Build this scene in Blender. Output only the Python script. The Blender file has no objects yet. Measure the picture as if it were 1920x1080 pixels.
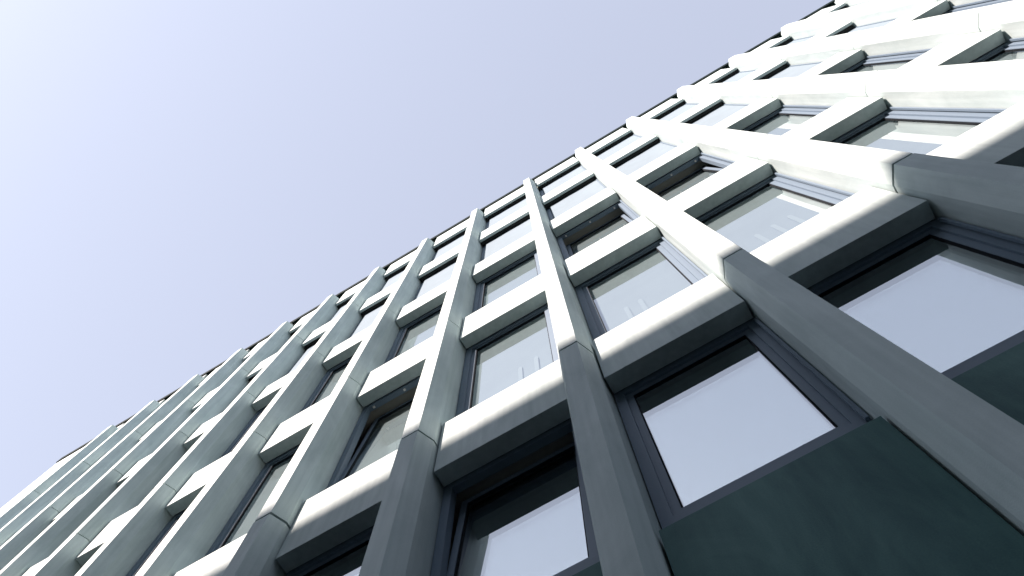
import bpy, bmesh, math, random
from mathutils import Matrix, Vector, noise as mnoise

random.seed(7)
scene = bpy.context.scene
COL = scene.collection
R = math.radians

# ------------------------------------------------------------------ camera
EYE = 1.60                       # eye height above the pavement
cam_d = bpy.data.cameras.new("camera")
cam = bpy.data.objects.new("camera", cam_d)
COL.objects.link(cam)
CAM_Y = -2.0967                  # the photographer stands 2.1 m from the pier fronts
h, p, r = 0.5054, 1.3270, -0.0296
ch, sh, cp, sp = math.cos(h), math.sin(h), math.cos(p), math.sin(p)
fw = Vector((-sh * cp, ch * cp, sp)); rt = Vector((ch, sh, 0)); up = rt.cross(fw)
rx = rt * math.cos(r) + up * math.sin(r)
ry = -rt * math.sin(r) + up * math.cos(r)
m = Matrix((rx, ry, -fw)).transposed().to_4x4()
m.translation = Vector((0, CAM_Y, EYE))
cam.matrix_world = m
cam_d.sensor_width = 36.0
cam_d.lens = 1416.5 / 1920 * 36.0
cam_d.clip_start = 0.05
cam_d.clip_end = 3000
scene.camera = cam

# ------------------------------------------------------------------ light
SUN_EL, SUN_AZ = 34.5, 27.0      # azimuth: degrees left of straight-on to the facade
to_sun = Vector((-math.sin(R(SUN_AZ)) * math.cos(R(SUN_EL)),
                 -math.cos(R(SUN_AZ)) * math.cos(R(SUN_EL)), math.sin(R(SUN_EL))))
world = bpy.data.worlds.new("World"); scene.world = world
world.use_nodes = True
wn = world.node_tree; wn.nodes.clear()
w_out = wn.nodes.new("ShaderNodeOutputWorld")
w_bg = wn.nodes.new("ShaderNodeBackground")
w_sky = wn.nodes.new("ShaderNodeTexSky")
w_sky.sky_type = 'NISHITA'
w_sky.sun_disc = False
w_sky.sun_elevation = R(SUN_EL)
w_sky.sun_rotation = math.atan2(to_sun.x, to_sun.y)
w_sky.air_density = 1.0
w_sky.dust_density = 0.8
w_sky.ozone_density = 1.0
w_hsv = wn.nodes.new("ShaderNodeHueSaturation")
w_hsv.inputs["Hue"].default_value = 0.512
w_hsv.inputs["Saturation"].default_value = 0.52
w_hsv.inputs["Value"].default_value = 1.0
wn.links.new(w_sky.outputs[0], w_hsv.inputs["Color"])
# thin even haze veil over the whole sky
w_mix = wn.nodes.new("ShaderNodeMix"); w_mix.data_type = 'RGBA'
w_mix.inputs[0].default_value = 0.52
w_mix.inputs[7].default_value = (2.30, 2.48, 3.08, 1)
wn.links.new(w_hsv.outputs[0], w_mix.inputs[6])
wn.links.new(w_mix.outputs[2], w_bg.inputs[0])
w_bg.inputs[1].default_value = 0.0675
wn.links.new(w_bg.outputs[0], w_out.inputs[0])

sun_d = bpy.data.lights.new("sun", 'SUN')
sun_d.energy = 2.9
sun_d.angle = R(0.62)
sun_d.color = (1.0, 0.82, 0.745)
sun = bpy.data.objects.new("sun", sun_d); COL.objects.link(sun)
sun.rotation_euler = to_sun.to_track_quat('Z', 'Y').to_euler()
sun.location = to_sun * 60

vs = scene.view_settings
scene.display_settings.display_device = 'sRGB'
vs.view_transform = 'Standard'; vs.look = 'None'
vs.exposure = 2.2; vs.gamma = 1.0; vs.use_curve_mapping = False
cy = scene.cycles
cy.use_denoising = True
cy.max_bounces = 10; cy.diffuse_bounces = 5; cy.glossy_bounces = 5
cy.transmission_bounces = 6; cy.transparent_max_bounces = 16
cy.sample_clamp_indirect = 6.0
cy.caustics_reflective = False; cy.caustics_refractive = False

# ------------------------------------------------------------------ materials
def new_mat(name):
    mt = bpy.data.materials.new(name); mt.use_nodes = True
    nt = mt.node_tree; nt.nodes.clear()
    out = nt.nodes.new("ShaderNodeOutputMaterial")
    return mt, nt, out

def principled(name, col, rough=0.6, metal=0.0, spec=0.5):
    mt, nt, out = new_mat(name)
    b = nt.nodes.new("ShaderNodeBsdfPrincipled")
    b.inputs["Base Color"].default_value = (*col, 1)
    b.inputs["Roughness"].default_value = rough
    b.inputs["Metallic"].default_value = metal
    b.inputs["Specular IOR Level"].default_value = spec
    nt.links.new(b.outputs[0], out.inputs[0])
    return mt, nt, b

def concrete(name, dark, light, scale=1.0, streak=0.35, bump=0.25):
    """cast concrete: broad mottling, faint vertical run-off streaks, fine grain, pores"""
    mt, nt, b = principled(name, light, 0.72, 0, 0.35)
    N = nt.nodes.new; L = nt.links.new
    geo = N("ShaderNodeNewGeometry")
    oi = N("ShaderNodeObjectInfo")
    add = N("ShaderNodeVectorMath"); add.operation = 'ADD'
    off = N("ShaderNodeVectorMath"); off.operation = 'SCALE'
    off.inputs[0].default_value = (17.3, 9.1, 5.7)
    L(oi.outputs["Random"], off.inputs["Scale"])
    L(geo.outputs["Position"], add.inputs[0]); L(off.outputs[0], add.inputs[1])
    n1 = N("ShaderNodeTexNoise"); n1.inputs["Scale"].default_value = 1.7 * scale
    n1.inputs["Detail"].default_value = 5; n1.inputs["Roughness"].default_value = 0.62
    n1.inputs["Distortion"].default_value = 0.6
    mp1 = N("ShaderNodeMapping"); mp1.inputs["Scale"].default_value = (1.5, 1.5, 0.6)
    L(add.outputs[0], mp1.inputs[0]); L(mp1.outputs[0], n1.inputs["Vector"])
    mp = N("ShaderNodeMapping"); mp.inputs["Scale"].default_value = (14, 14, 0.45)
    L(add.outputs[0], mp.inputs[0])
    n2 = N("ShaderNodeTexNoise"); n2.inputs["Scale"].default_value = 1.3 * scale
    n2.inputs["Detail"].default_value = 4
    L(mp.outputs[0], n2.inputs["Vector"])
    n3 = N("ShaderNodeTexNoise"); n3.inputs["Scale"].default_value = 120
    n3.inputs["Detail"].default_value = 3
    L(geo.outputs["Position"], n3.inputs["Vector"])
    mx = N("ShaderNodeMix"); mx.data_type = 'FLOAT'; mx.inputs[0].default_value = streak
    L(n1.outputs[0], mx.inputs[2]); L(n2.outputs[0], mx.inputs[3])
    mx2 = N("ShaderNodeMix"); mx2.data_type = 'FLOAT'; mx2.inputs[0].default_value = 0.14
    L(mx.outputs[0], mx2.inputs[2]); L(n3.outputs[0], mx2.inputs[3])
    cr = N("ShaderNodeValToRGB")
    cr.color_ramp.elements[0].position = 0.34; cr.color_ramp.elements[0].color = (*dark, 1)
    cr.color_ramp.elements[1].position = 0.64; cr.color_ramp.elements[1].color = (*light, 1)
    L(mx2.outputs[0], cr.inputs[0])
    # every cast piece came out a touch different
    rnd = N("ShaderNodeMapRange"); rnd.inputs[3].default_value = 0.93; rnd.inputs[4].default_value = 1.06
    L(oi.outputs["Random"], rnd.inputs[0])
    hs = N("ShaderNodeHueSaturation"); L(cr.outputs[0], hs.inputs["Color"]); L(rnd.outputs[0], hs.inputs["Value"])
    L(hs.outputs[0], b.inputs["Base Color"])
    # pores
    vo = N("ShaderNodeTexVoronoi"); vo.inputs["Scale"].default_value = 55
    L(geo.outputs["Position"], vo.inputs["Vector"])
    pr = N("ShaderNodeMapRange"); pr.inputs[1].default_value = 0.03; pr.inputs[2].default_value = 0.16
    L(vo.outputs["Distance"], pr.inputs[0])
    bm1 = N("ShaderNodeBump"); bm1.inputs["Strength"].default_value = bump; bm1.inputs["Distance"].default_value = 0.004
    L(n3.outputs[0], bm1.inputs["Height"])
    bm2 = N("ShaderNodeBump"); bm2.inputs["Strength"].default_value = bump * 0.6; bm2.inputs["Distance"].default_value = 0.003
    L(pr.outputs[0], bm2.inputs["Height"]); L(bm1.outputs[0], bm2.inputs["Normal"])
    L(bm2.outputs[0], b.inputs["Normal"])
    return mt

M = {}
M['concrete'] = concrete("cast_concrete", (0.36, 0.445, 0.445), (0.53, 0.62, 0.615), 1.0, 0.36)
M['dark_panel'] = concrete("dark_panel_stone", (0.02, 0.082, 0.086), (0.08, 0.185, 0.175), 0.9, 0.2)
M['street_concrete'] = concrete("paving_concrete", (0.09, 0.09, 0.09), (0.14, 0.14, 0.135), 0.8)
M['asphalt'] = concrete("asphalt", (0.035, 0.036, 0.038), (0.065, 0.066, 0.068), 2.0, 0.1, 0.6)
M['ground'] = concrete("ground", (0.08, 0.09, 0.07), (0.16, 0.16, 0.14), 0.2, 0.0, 0.3)
M['render'] = concrete("rendered_wall", (0.10, 0.10, 0.10), (0.16, 0.16, 0.15), 0.5)
M['joint'] = principled("joint_sealant", (0.018, 0.02, 0.022), 0.8)[0]
M['paint_line'] = principled("road_paint", (0.7, 0.7, 0.68), 0.7)[0]

def metal_paint(name, col, rough):
    mt, nt, b = principled(name, col, rough, 0.0, 0.18)
    n = nt.nodes.new("ShaderNodeTexNoise"); n.inputs["Scale"].default_value = 30; n.inputs["Detail"].default_value = 4
    g = nt.nodes.new("ShaderNodeNewGeometry"); nt.links.new(g.outputs["Position"], n.inputs["Vector"])
    mr = nt.nodes.new("ShaderNodeMapRange"); mr.inputs[3].default_value = rough - 0.08; mr.inputs[4].default_value = rough + 0.12
    nt.links.new(n.outputs[0], mr.inputs[0]); nt.links.new(mr.outputs[0], b.inputs["Roughness"])
    return mt
M['frame'] = metal_paint("window_aluminium", (0.15, 0.205, 0.262), 0.45)
M['coping'] = principled("coping_metal", (0.006, 0.014, 0.014), 0.8, 0.0, 0.05)[0]
M['slot'] = principled("blind_slot_dark", (0.012, 0.016, 0.018), 0.7)[0]
M['rubber'] = principled("gasket_rubber", (0.006, 0.010, 0.014), 0.8, 0.0, 0.1)[0]
M['white_metal'] = principled("white_fitting", (0.75, 0.75, 0.73), 0.4)[0]
M['plaster'] = principled("room_plaster", (0.36, 0.36, 0.32), 0.9)[0]
M['carpet'] = principled("room_floor", (0.25, 0.24, 0.22), 0.9)[0]
M['strip'] = principled("pale_strip", (0.415, 0.495, 0.54), 0.8, 0, 0.05)[0]  # no light source: pale round-topped strips behind the glass, a guessed shape

def fabric(name, col):
    mt, nt, b = principled(name, col, 0.95, 0, 0.1)
    n = nt.nodes.new("ShaderNodeTexNoise"); n.inputs["Scale"].default_value = 3; n.inputs["Detail"].default_value = 3
    g = nt.nodes.new("ShaderNodeNewGeometry"); nt.links.new(g.outputs["Position"], n.inputs["Vector"])
    cr = nt.nodes.new("ShaderNodeValToRGB")
    cr.color_ramp.elements[0].color = (col[0] * .86, col[1] * .86, col[2] * .87, 1)
    cr.color_ramp.elements[1].color = (*col, 1)
    nt.links.new(n.outputs[0], cr.inputs[0]); nt.links.new(cr.outputs[0], b.inputs["Base Color"])
    return mt
M['screen'] = fabric("screen_fabric", (0.235, 0.30, 0.345))
M['blind'] = fabric("blind_fabric", (0.37, 0.445, 0.49))

def glass(name, refl, tr, tint):
    """sun-control pane: mirror layer over a tinted see-through body, faintly wavy"""
    mt, nt, out = new_mat(name)
    N = nt.nodes.new; L = nt.links.new
    gl = N("ShaderNodeBsdfGlossy"); gl.inputs["Roughness"].default_value = 0.0
    gl.inputs["Color"].default_value = (0.95, 0.985, 1.0, 1)
    tp = N("ShaderNodeBsdfTransparent"); tp.inputs["Color"].default_value = (*[tr * c for c in tint], 1)
    mx = N("ShaderNodeMixShader")
    lw = N("ShaderNodeLayerWeight"); lw.inputs["Blend"].default_value = 0.5
    mr = N("ShaderNodeMapRange"); mr.inputs[1].default_value = 0.45; mr.inputs[2].default_value = 0.95
    mr.inputs[3].default_value = refl * 0.92; mr.inputs[4].default_value = min(0.95, refl * 1.12)
    L(lw.outputs["Facing"], mr.inputs[0]); L(mr.outputs[0], mx.inputs[0])
    L(tp.outputs[0], mx.inputs[1]); L(gl.outputs[0], mx.inputs[2])
    g = N("ShaderNodeNewGeometry")
    n = N("ShaderNodeTexNoise"); n.inputs["Scale"].default_value = 0.9; n.inputs["Detail"].default_value = 1
    L(g.outputs["Position"], n.inputs["Vector"])
    b = N("ShaderNodeBump"); b.inputs["Strength"].default_value = 0.25; b.inputs["Distance"].default_value = 0.004
    L(n.outputs[0], b.inputs["Height"]); L(b.outputs[0], gl.inputs["Normal"])
    L(mx.outputs[0], out.inputs[0])
    return mt
M['glass'] = glass("coated_glass", 0.48, 0.94, (0.95, 1.0, 0.98))
M['glass_inner'] = glass("inner_coated_glass", 0.58, 0.94, (0.97, 1.0, 0.99))
M['glass_clear'] = glass("clear_glass", 0.36, 0.95, (0.97, 1.0, 1.0))

# ------------------------------------------------------------------ helpers
def finish(name, bm, mat, parent=None, bevel=0.0, smooth=False, mats=None):
    if bevel > 0:
        es = [e for e in bm.edges if len(e.link_faces) == 2 and e.calc_face_angle(0) > 0.25]
        bmesh.ops.bevel(bm, geom=es, offset=bevel, segments=2, profile=0.6, affect='EDGES', clamp_overlap=True)
    bmesh.ops.recalc_face_normals(bm, faces=bm.faces[:])
    me = bpy.data.meshes.new(name)
    bm.to_mesh(me); bm.free()
    for mm in (mats or [mat]):
        me.materials.append(mm)
    if smooth:
        for f in me.polygons: f.use_smooth = True
    o = bpy.data.objects.new(name, me)
    COL.objects.link(o)
    if parent is not None: o.parent = parent
    return o

def share(src, name, loc=(0, 0, 0), parent=None):
    o = bpy.data.objects.new(name, src.data); COL.objects.link(o)
    o.location = loc
    if parent is not None: o.parent = parent
    return o

def box(bm, x0, x1, y0, y1, z0, z1, mi=0):
    v = [bm.verts.new(c) for c in ((x0, y0, z0), (x1, y0, z0), (x1, y1, z0), (x0, y1, z0),
                                   (x0, y0, z1), (x1, y0, z1), (x1, y1, z1), (x0, y1, z1))]
    for q in ((0, 3, 2, 1), (4, 5, 6, 7), (0, 1, 5, 4), (1, 2, 6, 5), (2, 3, 7, 6), (3, 0, 4, 7)):
        f = bm.faces.new([v[i] for i in q]); f.material_index = mi

def prism_z(bm, pts, z0, z1):
    a = [bm.verts.new((x, y, z0)) for x, y in pts]; b = [bm.verts.new((x, y, z1)) for x, y in pts]
    n = len(pts)
    for i in range(n):
        bm.faces.new((a[i], a[(i + 1) % n], b[(i + 1) % n], b[i]))
    bm.faces.new(a[::-1]); bm.faces.new(b)

def prism_x(bm, pts, x0, x1):
    a = [bm.verts.new((x0, y, z)) for y, z in pts]; b = [bm.verts.new((x1, y, z)) for y, z in pts]
    n = len(pts)
    for i in range(n):
        bm.faces.new((a[i], a[(i + 1) % n], b[(i + 1) % n], b[i]))
    bm.faces.new(a[::-1]); bm.faces.new(b)

def ring(bm, x0, x1, z0, z1, w, y0, y1, inner_in=0.0):
    """mitred rectangular frame; inner edge may splay back by inner_in"""
    o = [(x0, z0), (x1, z0), (x1, z1), (x0, z1)]
    i = [(x0 + w, z0 + w), (x1 - w, z0 + w), (x1 - w, z1 - w), (x0 + w, z1 - w)]
    k = inner_in
    ib = [(x0 + w + k, z0 + w + k), (x1 - w - k, z0 + w + k), (x1 - w - k, z1 - w - k), (x0 + w + k, z1 - w - k)]
    of = [bm.verts.new((x, y0, z)) for x, z in o]; ob = [bm.verts.new((x, y1, z)) for x, z in o]
    nf = [bm.verts.new((x, y0, z)) for x, z in i]; nb = [bm.verts.new((x, y1, z)) for x, z in ib]
    for a in range(4):
        b = (a + 1) % 4
        bm.faces.new((of[a], of[b], nf[b], nf[a])); bm.faces.new((nf[a], nf[b], nb[b], nb[a]))
        bm.faces.new((nb[a], nb[b], ob[b], ob[a])); bm.faces.new((ob[a], ob[b], of[b], of[a]))

def tag(o, label=None, cat=None, group=None, kind=None):
    if label: o["label"] = label
    if cat: o["category"] = cat
    if group: o["group"] = group
    if kind: o["kind"] = kind
    return o

def empty(name, loc=(0, 0, 0)):
    o = bpy.data.objects.new(name, None); o.empty_display_size = 0.3
    COL.objects.link(o); o.location = loc
    return o

# ------------------------------------------------------------------ ground and street
bm = bmesh.new()
for x0, x1, y0, y1 in ((-700, 700, -700, 700),):
    vv = [bm.verts.new(c) for c in ((x0, y0, -0.13), (x1, y0, -0.13), (x1, y1, -0.13), (x0, y1, -0.13))]
    bm.faces.new(vv)
tag(finish("ground", bm, M['ground']), kind="structure")
bm = bmesh.new(); box(bm, -120, 120, -4.2, 0.9, -0.3, 0.0)
tag(finish("pavement", bm, M['street_concrete'], bevel=0.02), kind="structure")
bm = bmesh.new(); box(bm, -120, 120, -20.3, -15.6, -0.3, 0.0)
tag(finish("far_pavement", bm, M['street_concrete'], bevel=0.02), kind="structure")
bm = bmesh.new(); box(bm, -120, 120, -15.59, -4.21, -0.4, -0.12)
tag(finish("road", bm, M['asphalt']), kind="structure")
bm = bmesh.new()
for k in range(-18, 19):
    box(bm, k * 6 - 1.5, k * 6 + 1.5, -9.96, -9.84, -0.13, -0.116)
tag(finish("road_marking", bm, M['paint_line']), kind="structure")

# ------------------------------------------------------------------ the block across the street (casts the shade)
OPP_Y = -20.0
OPP_H = 8.16 + 20.0 * math.tan(R(SUN_EL)) / math.cos(R(SUN_AZ))
opp = empty("street_block", (0, OPP_Y, 0))
tag(opp, "long flat roofed block across the street, behind the photographer", "building")
bm = bmesh.new(); box(bm, -55, 60, -14, 0, -0.2, OPP_H - 0.35)
finish("wall", bm, M['render'], opp)
bm = bmesh.new(); box(bm, -55.1, 60.1, -14.1, 0.0, OPP_H - 0.348, OPP_H)
finish("roof", bm, M['coping'], opp)
bm = bmesh.new(); ring(bm, -0.8, 0.8, 0, 1.9, 0.08, 0.0, 0.06)
owin = None
for fl in range(6):
    for k in range(-12, 14):
        if owin is None:
            owin = finish("window", bm, M['frame'], opp)
            owin.location = (k * 3.6, 0.01, 1.6 + fl * 3.7)
        else:
            share(owin, "window", (k * 3.6, 0.01, 1.6 + fl * 3.7), opp)

# ------------------------------------------------------------------ the office building
PX = {-9: -14.989, -8: -13.443, -7: -11.856, -6: -10.280, -5: -8.693, -4: -7.110, -3: -5.519, -2: -3.908,
      -1: -2.273, 0: -0.615, 1: 1.023, 2: 2.613, 3: 4.173, 4: 5.729, 5: 7.274, 6: 8.84, 7: 10.42, 8: 12.0}
Z = lambda z: z + EYE
JOINTS = [Z(6.373), Z(9.974), Z(13.536), Z(17.070)]
PIER_TOP = Z(20.961)
# spandrels: bottom, top, thickness of the slab edge that shows from below
SPAN = [(Z(2.17), Z(3.58), 0.165), (Z(5.86), Z(6.84), 0.165), (Z(9.55), Z(10.52), 0.165),
        (Z(13.23), Z(14.12), 0.165), (Z(16.79), Z(17.80), 0.06), (Z(20.38), Z(21.83), 0.06)]
YS = 0.225                        # spandrel front, behind the pier fronts
YF = 0.405                        # window frame front
HALF, WIDE = 0.0917, 0.160        # pier half width at the front and behind the splay
X_END, X_RIGHT = -17.80, 12.0

bld = empty("office_building", (0, 0, 0))
tag(bld, "tall pale concrete office block with slim projecting piers and recessed windows", "building")

# ---- piers: a dark core, and cast blocks stacked on it with open joints
prof = [(-HALF, 0.0), (HALF, 0.0), (WIDE, 0.165), (WIDE - 0.004, 0.26), (WIDE - 0.004, 0.50),
        (-WIDE + 0.004, 0.50), (-WIDE + 0.004, 0.26), (-WIDE, 0.165)]
core = [(x * 0.80, 0.03 + y * 0.90) for x, y in prof]
gaps = [0.0, 0.034, 0.019, 0.017, 0.016, 0.0]
cuts = [0.0] + JOINTS + [PIER_TOP]
seg_src = {}
pier_src = None
for i in sorted(PX):
    if pier_src is None:
        bm = bmesh.new(); prism_z(bm, core, 0.0, PIER_TOP - 0.05)
        pr_o = finish("pier", bm, M['joint'], bld); pr_o.location = (PX[i], 0, 0); pier_src = pr_o
    else:
        pr_o = share(pier_src, "pier", (PX[i], 0, 0), bld)
    for k in range(len(cuts) - 1):
        if k not in seg_src:
            g0, g1 = gaps[k] / 2, gaps[k + 1] / 2
            bm = bmesh.new(); prism_z(bm, prof, cuts[k] + g0, cuts[k + 1] - g1)
            o = finish("pier_block", bm, M['concrete'], pr_o, bevel=0.0045)
            seg_src[k] = o
        else:
            o = share(seg_src[k], "pier_block", (0, 0, 0), pr_o)
        # blocks sit a millimetre or two out of line with each other
        o.location = (random.uniform(-.0015, .0015), random.uniform(-.002, .002), 0)

# ---- bays
bays = []                          # (left face x, right face x, index)
ks = sorted(PX)
for a, b in zip(ks[:-1], ks[1:]):
    bays.append((PX[a] + WIDE, PX[b] - WIDE, a))
bays.append((-16.56, PX[-9] - WIDE, -10))

TILTED = {(-2, 1), (0, 2), (1, 2), (-1, 0)}
ROWS = [0, 1, 2, 3, 4]
SLATS = {(0, 1): ((0.173, Z(8.03)), (-0.002, Z(8.03))), (1, 1): ((1.588, Z(8.02)), (1.79, Z(8.03)), (1.985, Z(8.04))), (-1, 1): ((-1.144, Z(8.05)), (-1.349, Z(8.0)))}

def spandrel(xl, xr, k):
    z0, z1, th = SPAN[k]
    g = 0.016
    bm = bmesh.new()
    yb = YS + th
    if th > 0.1:
        pts = [(YS, z0), (yb, z0), (yb, z1 + 0.02), (YS + 0.02, z1 + 0.004), (YS, z1)]
    else:   # thin lip below, thicker body higher up: leaves the channel of the blind box
        pts = [(YS, z0), (yb, z0), (yb, z0 + 0.16), (YS + 0.165, z0 + 0.16), (YS + 0.165, z1 + 0.02), (YS + 0.02, z1 + 0.004), (YS, z1)]
    prism_x(bm, pts, xl + g, xr - g)
    return finish("spandrel_panel", bm, M['dark_panel'] if k == 0 else M['concrete'], bld, bevel=0.0045)

def window(xl, xr, idx, row):
    zb = SPAN[row][1] + 0.26       # bottom of the outer frame
    zt = SPAN[row + 1][0] + 0.03
    white = row >= 3
    bm = bmesh.new()
    ring(bm, xl + 0.006, xr - 0.006, zb, zt, 0.085, YF, YF + 0.075, 0.0)
    w = finish("window", bm, M['frame'], bld, bevel=0.003)
    sx0, sx1, sz0, sz1 = xl + 0.090, xr - 0.090, zb + 0.087, zt - 0.087
    sw = 0.062
    cx, cz = 0.0, sz0
    tilt = (idx, row) in TILTED
    def place(o, y=0.0):
        o.parent = w
        if tilt:
            o.location = (0, YF + 0.042, sz0); o.rotation_euler = (R(-4.2), 0, 0)
        else:
            o.location = (0, YF + 0.042, sz0)
    ht = sz1 - sz0
    bm = bmesh.new(); ring(bm, sx0, sx1, 0, ht, sw, -0.020, 0.030, 0.004)
    place(finish("sash", bm, M['frame'], None, bevel=0.003))
    bm = bmesh.new(); ring(bm, sx0 + sw - 0.002, sx1 - sw + 0.002, sw - 0.002, ht - sw + 0.002, 0.012, -0.014, 0.022)
    place(finish("gasket", bm, M['rubber'], None))
    bm = bmesh.new()
    a, b, c, d = sx0 + sw + 0.006, sx1 - sw - 0.006, sw + 0.006, ht - sw - 0.006
    box(bm, a, b, 0.0, 0.006, c, d)
    # only the outer face mirrors: drop the thin sides so that one sheet remains visible
    bm.faces.ensure_lookup_table()
    keep = [f for f in bm.faces if abs(f.calc_center_median().y) < 1e-6]
    bmesh.ops.delete(bm, geom=[f for f in bm.faces if f not in keep], context='FACES')
    place(finish("pane", bm, M['glass_clear'] if white else M['glass'], None))
    if row == 0:                    # second sheet of the sealed unit: gives the doubled edge in reflections
        bm = bmesh.new()
        bm.faces.new([bm.verts.new(cc) for cc in ((a, 0.024, c), (b, 0.024, c), (b, 0.024, d), (a, 0.024, d))])
        place(finish("pane", bm, M['glass_inner'], None))
    if row in (1, 2):               # inside blind hung on the sash, right behind the pane
        bm = bmesh.new(); n = 6
        for q in range(n):
            x0 = a - 0.02 + (b - a + 0.04) * q / n; x1 = a - 0.02 + (b - a + 0.04) * (q + 1) / n
            y0 = 0.042 + 0.002 * math.sin(q * 1.9 + idx); y1 = 0.042 + 0.002 * math.sin((q + 1) * 1.9 + idx)
            bm.faces.new([bm.verts.new(cc) for cc in ((x0, y0, 0.02), (x1, y1, 0.02), (x1, y1, ht - 0.02), (x0, y0, ht - 0.02))])
        bmesh.ops.remove_doubles(bm, verts=bm.verts[:], dist=1e-5)
        place(finish("roller_blind", bm, M['blind'], None, smooth=True))
    for px_, pz_ in SLATS.get((idx, row), ()):   # pale rounded strips standing between pane and blind
        bm = bmesh.new(); hw = 0.026
        pts = [(px_ - hw, zb + 0.09), (px_ + hw, zb + 0.09)]
        for q in range(9):
            an = math.pi * q / 8
            pts.append((px_ + hw * math.cos(an), pz_ - 0.06 + 0.06 * math.sin(an)))
        fr_ = [bm.verts.new((x, YF + 0.069, z)) for x, z in pts]; bk_ = [bm.verts.new((x, YF + 0.076, z)) for x, z in pts]
        bm.faces.new(fr_); bm.faces.new(bk_[::-1])
        for q in range(len(pts)):
            q2 = (q + 1) % len(pts); bm.faces.new((fr_[q], bk_[q], bk_[q2], fr_[q2]))
        finish("blind_slat", bm, M['strip'], w)
    # guide rails of the outside blind, one on each jamb
    for s, x in ((-1, xr),):
        bm = bmesh.new()
        u0, u1 = sorted((x + s * 0.010, x + s * 0.034))
        box(bm, u0, u1, YF - 0.044, YF - 0.018, zb + 0.0, zt - 0.12)
        finish("guide_rail", bm, M['frame'], w, bevel=0.002)
    # sloping metal sill
    bm = bmesh.new()
    zs = SPAN[row][1]
    prism_x(bm, [(YS + 0.13, zs + 0.03), (YF - 0.02, zs + 0.2), (YF + 0.02, zs + 0.24), (YF + 0.02, zs + 0.262), (YS + 0.12, zs + 0.045)], xl + 0.01, xr - 0.01)
    finish("sill", bm, M['frame'], w)
    # head: dark channel the outside blind runs in
    bm = bmesh.new()
    zc = SPAN[row + 1][0]
    if white:
        prism_x(bm, [(YS + 0.085, zc + 0.035), (YF - 0.05, zc + 0.02), (YF - 0.05, zc + 0.15), (YS + 0.085, zc + 0.15)], xl + 0.01, xr - 0.01)
        box(bm, xl + 0.02, xr - 0.02, YF - 0.040, YF - 0.020, zc - 0.03, zc + 0.14)
    else:
        box(bm, xl + 0.01, xr - 0.01, YS + 0.168, YF + 0.03, zc + 0.06, zc + 0.14)
    finish("blind_channel", bm, M['slot'], w)
    if white:
        bm = bmesh.new()
        n = 7
        for q in range(n):          # lowered outside screen, fabric with a very slight ripple
            x0 = xl + 0.115 + (xr - xl - 0.15) * q / n; x1 = xl + 0.115 + (xr - xl - 0.15) * (q + 1) / n
            y0 = YF - 0.028 + 0.002 * math.sin(q * 1.7 + idx); y1 = YF - 0.028 + 0.002 * math.sin((q + 1) * 1.7 + idx)
            vv = [bm.verts.new(cc) for cc in ((x0, y0, zb + 0.02), (x1, y1, zb + 0.02), (x1, y1, zt - 0.02), (x0, y0, zt - 0.02))]
            bm.faces.new(vv)
        bmesh.ops.remove_doubles(bm, verts=bm.verts[:], dist=1e-5)
        finish("screen_blind", bm, M['screen'], w, smooth=True)
    if tilt and row:
        for fx in (0.13, 0.5, 0.87):   # white fittings seen in the gap over the tilted sash
            bm = bmesh.new(); x = xl + (xr - xl) * fx
            box(bm, x - 0.014, x + 0.014, YF + 0.02, YF + 0.05, zt - 0.105, zt - 0.086)
            finish("latch", bm, M['white_metal'], w, bevel=0.003)
    return w

for xl, xr, idx in bays:
    for k in range(len(SPAN)):
        spandrel(xl, xr, k)
    for row in ROWS:
        window(xl, xr, idx, row)

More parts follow.
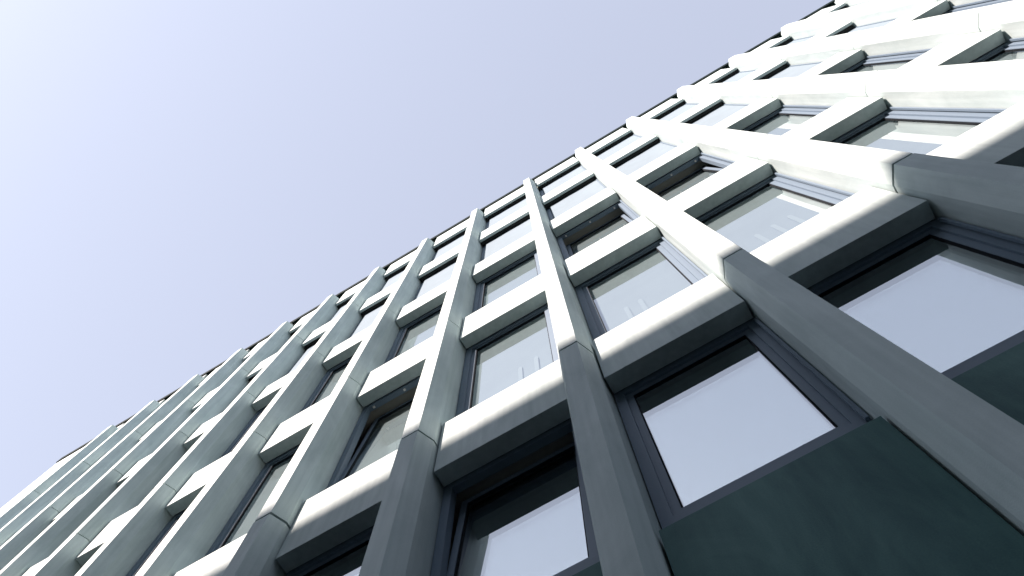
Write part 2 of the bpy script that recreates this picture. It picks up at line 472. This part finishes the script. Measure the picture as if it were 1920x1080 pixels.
# ---- blank corner panels at the far left end
ccuts = [0.0, Z(2.77)] + JOINTS + [SPAN[5][1]]
for k in range(len(ccuts) - 1):
    bm = bmesh.new(); box(bm, X_END, -16.58, YS, 0.62, ccuts[k] + 0.006, ccuts[k + 1] - 0.006)
    finish("corner_panel", bm, M['concrete'], bld, bevel=0.0045)
bm = bmesh.new(); box(bm, X_END + 0.01, X_END + 0.25, 0.63, 12, 0, SPAN[5][1] - 0.05)
finish("end_wall", bm, M['concrete'], bld)
bm = bmesh.new(); box(bm, X_RIGHT - 0.1, X_RIGHT + 0.1, 0.52, 12, 0, SPAN[5][1] - 0.05)
finish("end_wall", bm, M['concrete'], bld)
bm = bmesh.new(); box(bm, X_END + 0.3, X_RIGHT - 0.15, 6.5, 6.7, 0, SPAN[5][1] - 0.3)
finish("rear_wall", bm, M['plaster'], bld)

# ---- floors between the rows of windows
for k, (z0, z1, th) in enumerate(SPAN):
    bm = bmesh.new()
    top = z1 + 0.25 if k < 5 else z1 - 0.04
    box(bm, X_END + 0.26, X_RIGHT - 0.11, YF + 0.09, 6.45, z0 + 0.06, (z0 + z1) / 2)
    box(bm, X_END + 0.26, X_RIGHT - 0.11, YF + 0.005, YF + 0.088, z0 + 0.15, top)
    finish("floor_slab", bm, M['plaster'], bld)
    if k < 5:
        bm = bmesh.new(); box(bm, X_END + 0.26, X_RIGHT - 0.11, YF + 0.09, 6.45, (z0 + z1) / 2 + 0.002, (z0 + z1) / 2 + 0.02)
        finish("floor_covering", bm, M['carpet'], bld)
bm = bmesh.new(); box(bm, X_END + 0.02, X_RIGHT + 0.08, 0.56, 12, SPAN[5][1] - 0.036, SPAN[5][1] + 0.02)
finish("roof", bm, M['coping'], bld)
# ---- dark metal coping in lengths, with drip edge
xs = [X_END - 0.04] + [PX[i] for i in sorted(PX)]
for a, b in zip(xs[:-1], xs[1:]):
    bm = bmesh.new()
    z = SPAN[5][1]
    prism_x(bm, [(YS - 0.032, z + 0.006), (YS + 0.40, z + 0.026), (YS + 0.40, z + 0.32), (YS - 0.032, z + 0.34)], a + 0.002, b - 0.002)
    finish("coping", bm, M['coping'], bld, bevel=0.004)
# ---- ground floor wall behind the piers
bm = bmesh.new(); box(bm, X_END + 0.3, X_RIGHT, 0.45, 0.62, 0, SPAN[0][0] + 0.05)
finish("ground_floor_wall", bm, M['concrete'], bld)
